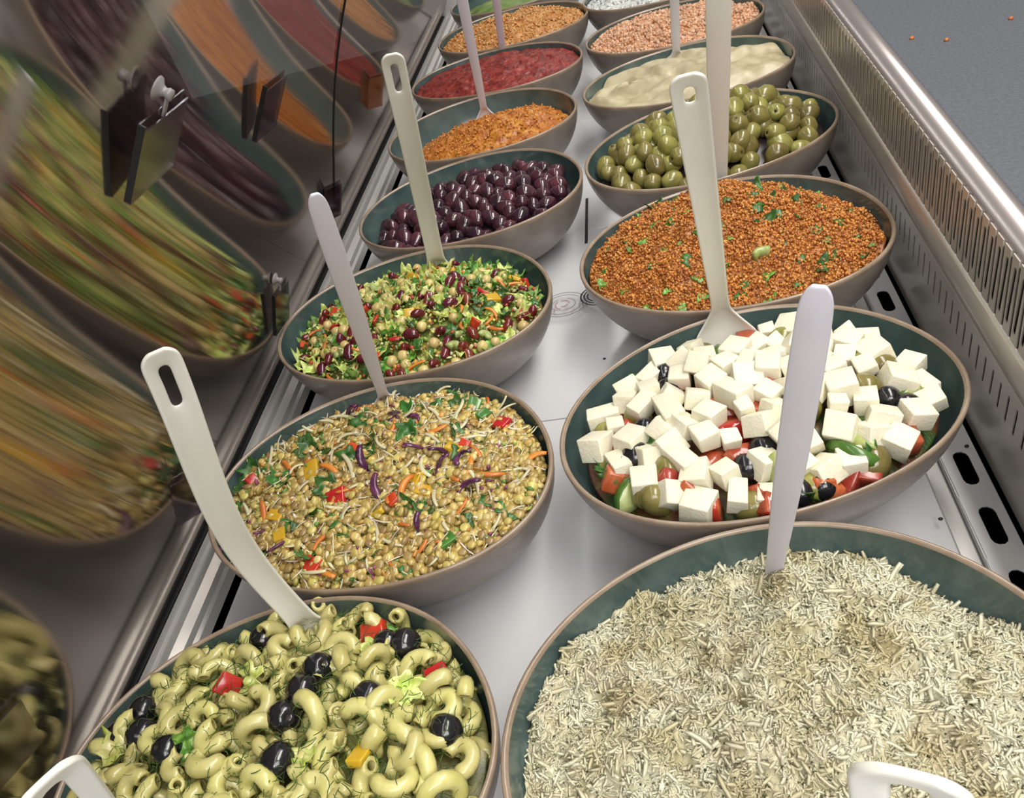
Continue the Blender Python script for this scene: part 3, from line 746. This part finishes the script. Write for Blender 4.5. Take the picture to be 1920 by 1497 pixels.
# spiced bulgur
def m3(u, v): return .026*np.exp(-((u+.15)**2+(v-.25)**2)/.25)-.016*np.clip(u-.35, 0, 1)*np.clip(v+.4, 0, 1)*2
fill('R3', -.012, .030, .009, 30, 8, .985, oct=4, mnd=m3)
mass('R3', 'bulgur_mass', M['mash'], 'packed body of the orange spiced bulgur', 'grain salad', col=lambda W: tint(W, (.34, .10, .016), (.48, .18, .03), 60, 8))
grains('R3', 'bulgur_grains', 24000, PEB, .0010, .0023, [(.56, .23, .045), (.50, .18, .03), (.62, .30, .08), (.42, .12, .02), (.56, .22, .04), (.30, .08, .015)], M['col'], 'orange spiced bulgur grains heaped high in the bowl', 'grain salad', 31, None, .0008, .0022)
rs = np.random.RandomState(33); P, r, th = poisson('R3', .019, rs, .95, 1500, None, 85)
herb = [leaf_mesh('herb', M['leaf'], .0042, 40+k, .4, 1.3, 4) for k in range(3)]+[leaf_mesh('herb', M['lett_d'], .0035, 50+k, .4, 1.4, 3) for k in range(2)]
place('herb_leaf', herb, P, rs, 'chopped green herb leaf on the orange bulgur', 'leaf', 'chopped herbs on the bulgur', .003, .5, .9, 2.6)
gc = [chunk_arc('green_onion', M['cuc'], M['greenp'], .014, .008, 5, 1.8, .007)]
place('green_onion_piece', gc, np.array([world('R3', np.array(.035), np.array(-.075), FOOD['R3'](.5, -1.1)[2]), world('R3', np.array(-.02), np.array(-.10), FOOD['R3'](.6, -1.7)[2])]), rs, 'larger piece of green onion on the orange bulgur', 'onion piece', 'green onion on the bulgur', .003, .5)
# green olives
fill('R4', -.030, .030, .003, 20, 9, .95, oct=2, mnd=lambda u, v: .016*np.clip(u-.0, 0, 1)*np.clip(v+.6, 0, 1.3))
mass('R4', 'olive_shade_fill', M['dark_mass'], 'near-black fill painted as shade under the heap of green olives', 'olive heap')  # solid dark fill blocks the gaps, painting the shade between olives
rs = np.random.RandomState(41)
gol4 = [olive_mesh('green_olive', M['green_ol'], .0148, .0182, k+3, M['green_hole']) for k in range(3)]+[olive_mesh('green_olive', M['green_ol'], .0148, .0184, k+8, M['green_hole_d']) for k in range(2)]+[olive_mesh('green_olive', M['green_ol'], .0146, .0188, k+18) for k in range(2)]
P, r, th = poisson('R4', .0238, rs, .95)
place('green_olive', gol4, P, rs, 'glossy green olive in the heaped green olive bowl', 'olive', 'green olives heaped in their bowl', .009+.007*rs.rand(len(P)))
P, r, th = poisson('R4', .031, rs, .76)
place('green_olive', gol4, P, rs, 'glossy green olive in the heaped green olive bowl', 'olive', 'green olives heaped in their bowl', .0265)
# hummus and dips
def dip(key, level, dome, namp, ns, seed, label, a, b, c=None, nr=110, nt=320, ridge=0, gr=None, bias=(0, 0), dsc=90, damp=.002, mnd=None, edge=.985, mm='mash'):
    fill(key, level, dome, namp, ns, seed, edge, bias, 0, 4, ridge, mnd)
    o = mass(key, 'dip', M[mm], label, 'dip', nr, nt, lambda W: damp*fbm(W*dsc+seed, 3), lambda W: tint(W, a, b, 60, seed, c))
    if gr: grains(key, 'dip_crumbs', gr[0], PEB, gr[1], gr[2], gr[3], M['col'], 'loose crumbs on the surface of the '+label.split(',')[0], 'dip', seed+60, None, .0005, .0015)
M['hum'] = mat('hummus', (.95, .95, .95), .38, (1, 1, 1), 30, attr='Col', coat=.05)
def swirl(u, v):
    a = np.arctan2(v-.05, u+.55); rr_ = np.hypot(u+.55, v-.05); b = .0065*np.sin(rr_*24-a*2)*np.exp(-rr_*1.2)
    return b+.004*np.sin(u*5+v*9+1.5*np.sin(u*4))+.003*np.sin(v*16+u*3+2*np.sin(u*6))
dip('R5', -.014, .016, .003, 12, 2, 'smooth pale beige hummus with swirled spoon marks', (.40, .34, .20), (.52, .46, .30), None, mnd=swirl, dsc=30, damp=.0012, mm='hum')
dip('R6', -.010, .020, .005, 30, 3, 'coarse salmon-coloured dip in the second-farthest bowl of the right row', (.50, .235, .115), (.62, .34, .19), (.42, .16, .06), gr=(3500, .002, .0045, [(.62, .36, .22), (.58, .29, .15), (.66, .42, .28)]))
dip('R7', -.008, .012, .003, 30, 4, 'white speckled dip in the farthest bowl of the right row', (.58, .59, .56), (.72, .73, .70), (.40, .42, .40), gr=(1500, .001, .003, [(.72, .74, .72), (.4, .42, .4)]))
dip('L5', -.040, .024, .007, 26, 5, 'bright orange chunky dip, lying low behind the dark olives', (.42, .125, .016), (.58, .24, .03), (.32, .08, .01), ridge=.35, gr=(900, .0012, .003, [(.56, .20, .03), (.48, .15, .02), (.62, .28, .06)]), bias=(.012, .0), mnd=lambda u, v: .014*np.exp(-((u-.35)**2+(v-.2)**2)/.12))
dip('L6', -.010, .016, .005, 26, 6, 'dark red dip with a rough ridged surface', (.20, .018, .014), (.32, .040, .026), (.13, .010, .010), ridge=.4, dsc=70)
dip('L7', -.014, .034, .006, 30, 7, 'light orange chunky dip, heaped, behind the red dip', (.50, .205, .050), (.62, .32, .11), (.36, .11, .02), gr=(1800, .0015, .0038, [(.62, .32, .10), (.55, .25, .07), (.64, .38, .15)]))
fill('L8', -.030, .02, .004, 20, 9, .95)
mass('L8', 'salad_bed', M['mash'], 'green salad in the farthest glass-side bowl', 'salad', 30, 80, col=lambda W: tint(W, (.12, .22, .04), (.30, .42, .10), 45, 5))

# dark purple olives
fill('L4', -.034, .020, .003, 20, 4, .95, oct=2, bias=(.010, 0))
mass('L4', 'olive_shade_bed', M['dark_mass'], 'near-black fill painted as shade under the heap of purple olives', 'olive heap')  # same dark fill, painted shade in the gaps of this heap
rs = np.random.RandomState(51)
kal = [olive_mesh('dark_olive', M['kal'], .0128, .0175, k, None, egg=.13) for k in range(3)]+[olive_mesh('dark_olive', M['kal'], .0122, .0170, k+7, M['green_hole_d'], egg=.1, nu=14) for k in range(1)]
P, r, th = poisson('L4', .0212, rs, .95, 9000, lambda r_, t_, W_: not (W_[0] < -.40 and W_[1] > 1.22))
place('dark_olive', kal, P, rs, 'glossy dark purple olive in its heaped bowl', 'olive', 'dark purple olives heaped in their bowl', .006+.006*rs.rand(len(P)))

# bean salad
fill('L3', -.030, .030, .005, 22, 6, .96, oct=3)
mass('L3', 'salad_bed', M['mash'], 'chopped greens packed under the bean salad', 'salad', col=lambda W: tint(W, (.06, .12, .02), (.24, .26, .06), 70, 6, (.25, .17, .05)))
rs = np.random.RandomState(61)
lettp = [leaf_mesh('lettuce', M['lett'], .0125, k, .62, 1.1, 6) for k in range(4)]+[leaf_mesh('lettuce', M['lett_d'], .0120, k+20, .55, 1.2, 6) for k in range(2)]
P, r, th = poisson('L3', .0165, rs, .95)
u = rs.rand(len(P)); north = P[:, 1] > .86
isl = u < np.where(north, .9, .6)
place('lettuce_piece', lettp, P[isl], rs, 'crinkled pale green lettuce piece in the bean salad', 'lettuce', 'lettuce pieces in the bean salad', .006, .75)
kb = [bean_mesh('kidney_bean', M['kidney'], .0235, k) for k in range(2)]
P, r, th = poisson('L3', .0138, rs, .96); u = rs.rand(len(P))
n0 = place('kidney_bean', kb, P[u < .27], rs, 'dark red kidney bean in the bean salad', 'bean', 'kidney beans in the bean salad', .009)
ch = [mk_mesh('chickpea', *blob(12, 9, .0074, .0070, .0072, .09, 1.6, k), M['chick']) for k in range(3)]
place('chickpea', ch, P[(u > .27) & (u < .50)], rs, 'round yellow chickpea in the bean salad', 'chickpea', 'chickpeas in the bean salad', .009)
pr_ = [cube_mesh('pepper', M['red'], .014, .011, .005, k, .2, .0012) for k in range(2)]; py = [cube_mesh('pepper', M['yellow'], .017, .012, .0055, k, .2, .0012) for k in range(2)]
place('red_pepper_piece', pr_, P[(u > .56) & (u < .62)], rs, 'red pepper piece in the bean salad', 'pepper piece', 'red pepper in the bean salad', .010)
place('yellow_pepper_piece', py, P[(u > .62) & (u < .69)], rs, 'yellow pepper piece in the bean salad', 'pepper piece', 'yellow pepper in the bean salad', .010)
car = [shred_mesh('carrot', M['orange'], .030, .0028, .0020, k, .7) for k in range(3)]
place('carrot_shred', car, P[(u > .69) & (u < .76)], rs, 'orange carrot shred in the bean salad', 'carrot', 'carrot shreds in the bean salad', .010, .5)
pl = [leaf_mesh('parsley', M['leaf'], .0085, k+70, .3, 1.1, 5) for k in range(3)]
place('parsley_leaf', pl, P[(u > .76) & (u < .93)], rs, 'dark green herb leaf in the bean salad', 'leaf', 'herb leaves in the bean salad', .010, .6)
cs = [chunk_arc('cucumber', M['cuc'], M['cuc_skin'], .011, .002, k, 2.9, .004) for k in range(2)]
place('cucumber_slice', cs, P[(u > .93) & (u < .96)], rs, 'small green cucumber slice in the bean salad', 'cucumber', 'cucumber slices in the bean salad', .011, .9)

grains('L3', 'chopped_bits', 2300, PEB, .0016, .0042, [(.55, .62, .16), (.30, .42, .08), (.62, .60, .34), (.55, .30, .06), (.58, .50, .22), (.12, .25, .05), (.40, .06, .03)], M['col'], 'fine chopped vegetable bits through the bean salad', 'salad', 63, None, .005, .0035, (1.2, .9, .6))
# lentil salad
fill('L2', -.018, .028, .005, 20, 7, .985, oct=3)
mass('L2', 'salad_bed', M['mash'], 'packed body of the lentil salad', 'salad', col=lambda W: tint(W, (.09, .07, .02), (.18, .15, .04), 80, 7))
rs = np.random.RandomState(71)
LC = [(1.22*a, 1.17*b, 1.15*c) for a, b, c in [(.36, .26, .075), (.42, .32, .11), (.30, .20, .05), (.46, .37, .14), (.26, .19, .06), (.38, .30, .08)]]
grains('L2', 'lentils', 5200, LEN, .0043, .0058, LC, M['lentil'], 'olive-brown lentils heaped in the lentil salad', 'lentils', 72, .8, .001, .0028)
grains('L2', 'chopped_bits', 1500, PEB, .0014, .0034, [(.62, .60, .40), (.12, .26, .05), (.56, .24, .05), (.55, .50, .20), (.30, .38, .08), (.66, .62, .50), (.22, .05, .10)], M['col'], 'fine chopped vegetable bits through the lentil salad', 'salad', 73, None, .0045, .002, (1.5, .8, .5))
grains('L2', 'thin_sprouts', 420, strand_variants(6, 6, 4, 1.0, .035, .6, 8), .014, .034, [(.66, .62, .42), (.60, .54, .34), (.62, .50, .42)], M['col'], 'thin pale shreds through the lentil salad', 'salad', 74, .3, .0055, .0015)
P, r, th = poisson('L2', .0092, rs, .97, 4000, lambda r_, t_, W_: W_[1] < .56, 280)
le = [mk_mesh('lentil', *blob(9, 6, .0057, .0057, .0031, .06, 2, k), M['lentil_o']) for k in range(3)]
place('lentil', le, P, rs, 'single olive-brown lentil on the near side of the lentil salad', 'lentil', 'lentils on the near side of the salad', .0055, .6)
P, r, th = poisson('L2', .0155, rs, .95); u = rs.rand(len(P))
wc = [shred_mesh('cabbage', M['cabbage'], .042, .0024, .0013, k, .9) for k in range(5)]
place('white_cabbage_shred', wc, P[u < .33], rs, 'thin white cabbage shred in the lentil salad', 'cabbage shred', 'white cabbage in the lentil salad', .0065, .35, .6, 1.2)
pc = [shred_mesh('cabbage', M['purple'], .034, .0034, .0017, k+9, 1.6) for k in range(4)]
place('purple_cabbage_shred', pc, addp(P[(u > .33) & (u < .41)], 'L2', [(-.258,.532),(-.256,.538),(-.306,.624),(-.329,.642),(-.341,.553),(-.23,.558),(-.235,.552),(-.447,.488),(-.404,.68),(-.395,.675)], .001), rs, 'purple cabbage shred in the lentil salad', 'cabbage shred', 'purple cabbage in the lentil salad', .0072, .35, .8, 1.5)
place('carrot_shred', car, P[(u > .45) & (u < .60)], rs, 'orange carrot shred in the lentil salad', 'carrot', 'carrot shreds in the lentil salad', .0065, .3, .6, 1.5)
place('parsley_leaf', pl, P[(u > .60) & (u < .80)], rs, 'green parsley leaf in the lentil salad', 'leaf', 'parsley in the lentil salad', .0065, .5, .8, 1.6)
place('red_pepper_piece', pr_, addp(P[(u > .80) & (u < .80)], 'L2', [(-.237,.57),(-.383,.42),(-.366,.515),(-.198,.616),(-.363,.58),(-.501,.566),(-.30,.50)], .002), rs, 'red pepper piece in the lentil salad', 'pepper piece', 'red pepper in the lentil salad', .0048, .4, .9, 1.5)
place('yellow_pepper_piece', py, addp(P[(u > .845) & (u < .86)], 'L2', [(-.423,.48),(-.248,.565)], .002), rs, 'yellow pepper piece in the lentil salad', 'pepper piece', 'yellow pepper in the lentil salad', .0048, .4, .9, 1.4)
pg = [cube_mesh('pepper', M['greenp'], .019, .013, .0055, k, .2, .0012) for k in range(2)]
place('green_pepper_piece', pg, addp(P[(u > .88) & (u < .895)], 'L2', [(-.234,.446),(-.226,.63)], .002), rs, 'green pepper piece in the lentil salad', 'pepper piece', 'green pepper in the lentil salad', .0048, .4, .8, 1.3)

# elbow pasta salad
fill('L1', -.023, .026, .004, 18, 8, .98, oct=2, bias=(0, -.009))
mass('L1', 'dressing_bed', M['mash'], 'oily green dressing and herbs under the elbow pasta', 'salad', col=lambda W: tint(W, (.05, .07, .012), (.26, .23, .07), 60, 8))
rs = np.random.RandomState(81)
mac = [macaroni(k) for k in range(7)]
P, r, th = poisson('L1', .0195, rs, .985)
place('macaroni', mac, P, rs, 'curved elbow pasta tube in the front pasta salad', 'pasta', 'elbow pasta in the front bowl', .002, 1.1, .9, 1.15)
PL = {'b': [(-.402,.365),(-.33,.322),(-.335,.299),(-.345,.278),(-.279,.293),(-.251,.357),(-.525,.28),(-.476,.273),(-.495,.299),(-.437,.254),(-.337,.242),(-.200,.269),(-.278,.347)],
      'r': [(-.288,.375),(-.212,.32),(-.406,.309)], 'l': [(-.496,.262),(-.422,.26),(-.289,.342),(-.25,.3),(-.315,.24),(-.257,.368),(-.388,.312)], 'g': [(-.511,.279)], 'y': [(-.271,.246)]}
allp = np.array([p for v in PL.values() for p in v])
P, r, th = poisson('L1', .0183, rs, .95, 9000, lambda r_, t_, W_: np.hypot(*(allp-W_[:2]).T).min() > .016); u = rs.rand(len(P))*.8
place('macaroni', mac, P[u < .80], rs, 'curved elbow pasta tube in the front pasta salad', 'pasta', 'elbow pasta in the front bowl', .0165+.006*rs.rand(int((u < .80).sum())), .9, .9, 1.15)
place('black_olive', bol, addp(P[:0], 'L1', PL['b'], 0), rs, 'whole black olive on the elbow pasta', 'olive', 'black olives on the elbow pasta', .021, None, .92, 1.04)
place('lettuce_piece', lettp, addp(P[:0], 'L1', PL['l'], -.003), rs, 'bright green lettuce piece on the elbow pasta', 'lettuce', 'lettuce on the elbow pasta', .025, .6, .8, 1.1)
place('red_pepper_piece', pr_, addp(P[:0], 'L1', PL['r'], -.002), rs, 'red pepper piece on the elbow pasta', 'pepper piece', 'red pepper on the elbow pasta', .025, .5, 1.3, 1.8)
place('green_pepper_piece', pg, addp(P[:0], 'L1', PL['g'], -.002), rs, 'green pepper piece on the elbow pasta', 'pepper piece', 'green pepper on the elbow pasta', .025, .5, 1.1, 1.6)
place('yellow_pepper_piece', py, addp(P[:0], 'L1', PL['y'], -.002), rs, 'yellow pepper piece on the elbow pasta', 'pepper piece', 'yellow pepper on the elbow pasta', .025, .5, 1.1, 1.5)
dv = strand_variants(6, 4, 3, 1.2, .035, 1, 4)
M['dillc'] = mat('dill_sprigs', (.9, .9, .9), .5, (1, 1, 1), 100, attr='Col')
grains('L1', 'dill_sprigs', 2600, dv, .006, .013, [(.05, .12, .015), (.035, .09, .012), (.08, .17, .03)], M['dillc'], 'fine dill fronds scattered over the elbow pasta', 'dill', 82, .7, .022, .0065)
# say which one: by order across the picture for small sets, by region of the bowl for large ones
ORD = 'first second third fourth fifth sixth seventh eighth ninth tenth eleventh twelfth thirteenth fourteenth fifteenth sixteenth'.split()
Ci = cam.matrix_world.inverted()
bowl_of = lambda p: min(BOWLS, key=lambda k: math.hypot((p.x-BOWLS[k][0])/BOWLS[k][3], (p.y-BOWLS[k][1])/BOWLS[k][4]))
byg = {}
for o in C.objects:
    if o.parent is None and 'group' in o.keys() and o.get('category') not in ('bowl', 'ticket holder'): byg.setdefault(o['group'], []).append(o)
for g, L_ in byg.items():
    if len(L_) < 2: continue
    px = {}
    for o in L_: q = Ci @ o.matrix_world.translation; px[o] = (q.x/-q.z, q.y/-q.z)
    if len(L_) <= 16:
        for k, o in enumerate(sorted(L_, key=lambda o: px[o][0])): o['label'] = ORD[k]+' from the left: '+o['label']
    else:
        b = BOWLS[bowl_of(L_[0].matrix_world.translation)]
        for o in L_:
            p = o.matrix_world.translation; u = (p.x-b[0])/b[3]; v = (p.y-b[1])/b[4]
            w1 = 'left' if u < -.3 else ('right' if u > .3 else 'middle'); w2 = 'far' if v > .28 else ('near' if v < -.28 else 'mid')
            where = {'leftfar': 'at the far left', 'leftmid': 'at the left end', 'leftnear': 'at the near left', 'middlefar': 'by the far rim', 'middlemid': 'in the centre', 'middlenear': 'by the near rim',
                     'rightfar': 'at the far right', 'rightmid': 'at the right end', 'rightnear': 'at the near right'}[w1+w2]
            o['label'] = ' '.join(o['label'].split()[:11])+', '+where if len(o['label'].split()) > 12 else o['label']+', '+where
# crumbs on the worktop and on the deck
cr = [mk_mesh('crumb', *blob(7, 5, .003, .0022, .002, .3, 2, k), M['orange']) for k in range(2)]
for (x, y, lb) in ((.366, 1.073, 'orange crumb on the worktop, nearest to the rail'), (.334, 1.103, 'orange crumb on the worktop close against the steel rail'), (.447, 1.096, 'orange crumb on the worktop, farthest from the rail')):
    tag(link('food_crumb', cr[0], None, (x, y, .2355)), lb, 'crumb')
M['speck'] = mat('pepper_speck', (.02, .02, .02), .5); sp_ = mk_mesh('speck', *blob(7, 5, .0022, .002, .0012, .3, 2, 3), M['speck'])
for (x, y, z, lb) in ((.209, .507, .011, 'dark speck on the deck beside the feta bowl'), (.262, .600, .0055, 'dark speck on the slotted steel strip'), (-.108, .822, .011, 'dark speck on the deck between the bean and feta bowls')):
    tag(link('food_speck', sp_, None, (x, y, z)), lb, 'speck')

# ---- spoons -------------------------------------------------------------
def spoon(B, T, label, m, W=.028, hole=(3, 6), scoop='down', slen=.07, sw=.030, neck=.55, bend=.02, belly=0, head_dir=None, concave=.0022, side=0):
    """serving spoon: B where the neck meets the food, T the handle's tip"""
    B = Vector(B); T = Vector(T); L = (T-B).length; d = (T-B).normalized(); mid = (B+T)/2
    X = d.cross(CAMLOC-mid).normalized(); Nn = X.cross(d).normalized()
    if Nn.dot(CAMLOC-mid) < 0: Nn = -Nn
    rows = []      # (centre, half width, dish depth, normal)
    def hw(s):     # s 0 at tip, 1 at neck
        base = W/2*((1-s)+neck*s) if not belly else W/2*(neck+(1-neck)*(math.sin(PI*min(1, (s*1.05+.14)))**.8 if s < .5 else math.sin(PI*min(.99, s*.92+.06+.08))**1.0*.9+.05))
        return base
    ss = [0, .010, .024, .045, .075, .095, .125, .155, .18, .25, .4, .55, .7, .85, 1]
    for s in ss:
        h = hw(max(s, .1) if not belly else s)
        if s < .045: h = W/2*(.34, .74, .95)[ss.index(s)] if not belly else h*(.35, .70, .92)[ss.index(s)]
        bow = bend*math.sin(PI*min(1, s))*-1
        rows.append((T-d*L*s+Nn*bow*(s**1.5)+X*side*math.sin(PI*min(1, s)**1.4), h, concave*min(1, s*18), Nn))
    hd = (-d*.75+(Vector(head_dir) if head_dir else Vector((0, 0, -1)))).normalized()
    hn = X.cross(hd); hn = hn if hn.dot(Nn) > 0 else -hn
    p = B.copy(); dirv = -d
    K = 9
    for i in range(1, K+1):
        t = i/K; q = dirv.lerp(hd, min(1, t*2)).normalized(); p = p+q*slen/K
        nn = Nn.lerp(hn, min(1, t*2)).normalized()
        h = W/2*neck+(sw-W/2*neck)*min(1, (t*2.2))**1.3 if t < .45 else sw*math.sqrt(max(.02, 1-((t-.45)/.56)**2))
        rows.append((p.copy(), h, .012*math.sin(PI*t)**.7+concave*(1-t), nn))
    cols = [-1, -.80, -.31, .31, .80, 1]; V = []; F = []
    for c, h, dp, nn in rows:
        for k in cols: V.append(c+X*h*k+nn*(-dp*(1-k*k)))
    nc = len(cols)
    for i in range(len(rows)-1):
        for j in range(nc-1):
            if hole and j == 2 and hole[0] <= i <= hole[1]: continue
            a = i*nc+j; F.append((a, a+1, a+nc+1, a+nc))
    P0 = B; V = [v-P0 for v in V]
    o = link('serving_spoon', mk_mesh('serving_spoon', V, F, m), None, P0)
    s = o.modifiers.new('s', 'SOLIDIFY'); s.thickness = .0032; s.offset = -1
    s = o.modifiers.new('u', 'SUBSURF'); s.levels = 2; s.render_levels = 2
    return tag(o, label, 'spoon')
spoon((-.3640, .3750, .122), (-.3204, .3675, .4328), 'white plastic spoon with an oval hole, standing in the elbow pasta salad', M['white'], .0275, (3, 6), bend=.030, slen=.055, sw=.034, neck=.88, head_dir=(-.1, -.8, -.3), concave=.005, side=-.016)
spoon((-.3555, .6848, .118), (-.2691, .5607, .4294), 'pale lilac solid-handled spoon standing in the lentil salad', M['grey'], .0185, None, belly=1, neck=.55, bend=.006, concave=-.002)
spoon((-.3366, .9812, .115), (-.2627, .8623, .4362), 'white plastic spoon with an oval hole, standing in the bean salad', M['white'], .0285, (3, 6), bend=.025, neck=.92, concave=.005)
spoon((-.3285, 1.5592, .110), (-.2860, 1.4560, .4080), 'pale lilac spoon stuck in the orange dip behind the dark olives', M['grey'], .0215, None, slen=.05, sw=.022, neck=.6, belly=0, bend=.0, head_dir=(.1, -.5, -.5), concave=-.002)
spoon((-.3175, 1.885, .112), (-.2680, 1.7700, .3720), 'thin pale lilac spoon standing in the dark red dip', M['grey'], .018, None, slen=.04, sw=.02, neck=.75, bend=.0, concave=-.002)
spoon((.0411, .716, .142), (.0263, .5809, .4499), 'white plastic spoon with a round hole, its head lying on the feta cubes', M['white'], .0300, (3, 4), slen=.085, sw=.036, neck=.66, bend=-.004, head_dir=(.05, -.7, -.16), concave=.0045)
spoon((.0758, 1.0767, .10), (.0925, .9950, .4030), 'broad white spoon handle standing in the green olives, tallest of the right row', M['white'], .0295, None, slen=.04, neck=.85, bend=.004, concave=-.003)
spoon((.0584, 1.6066, .118), (.0705, 1.514, .3405), 'thin pale lilac spoon with its head in the hummus', M['grey'], .0175, None, slen=.05, sw=.021, neck=.8, bend=0, head_dir=(.1, -.4, -.4), concave=-.002)
spoon((.0435, .4036, .092), (.0674, .3373, .424), 'pale lilac solid-handled spoon standing in the shredded white salad', M['grey'], .0190, None, belly=1, neck=.62, slen=.05, sw=.022, bend=.006, head_dir=(0, -.2, -.9), concave=-.002)
spoon((-.3900, .1450, .11), (-.2338, .1011, .4398), 'white spoon end with a ring hole at the bottom left, over the pasta', M['white'], .0290, (3, 6), neck=.75, concave=.005)
spoon((.0620, .1150, .10), (.0375, .0870, .4609), 'white spoon end with a hole at the bottom edge, over the shredded white salad', M['white'], .0310, (3, 6), neck=.75, concave=.005)
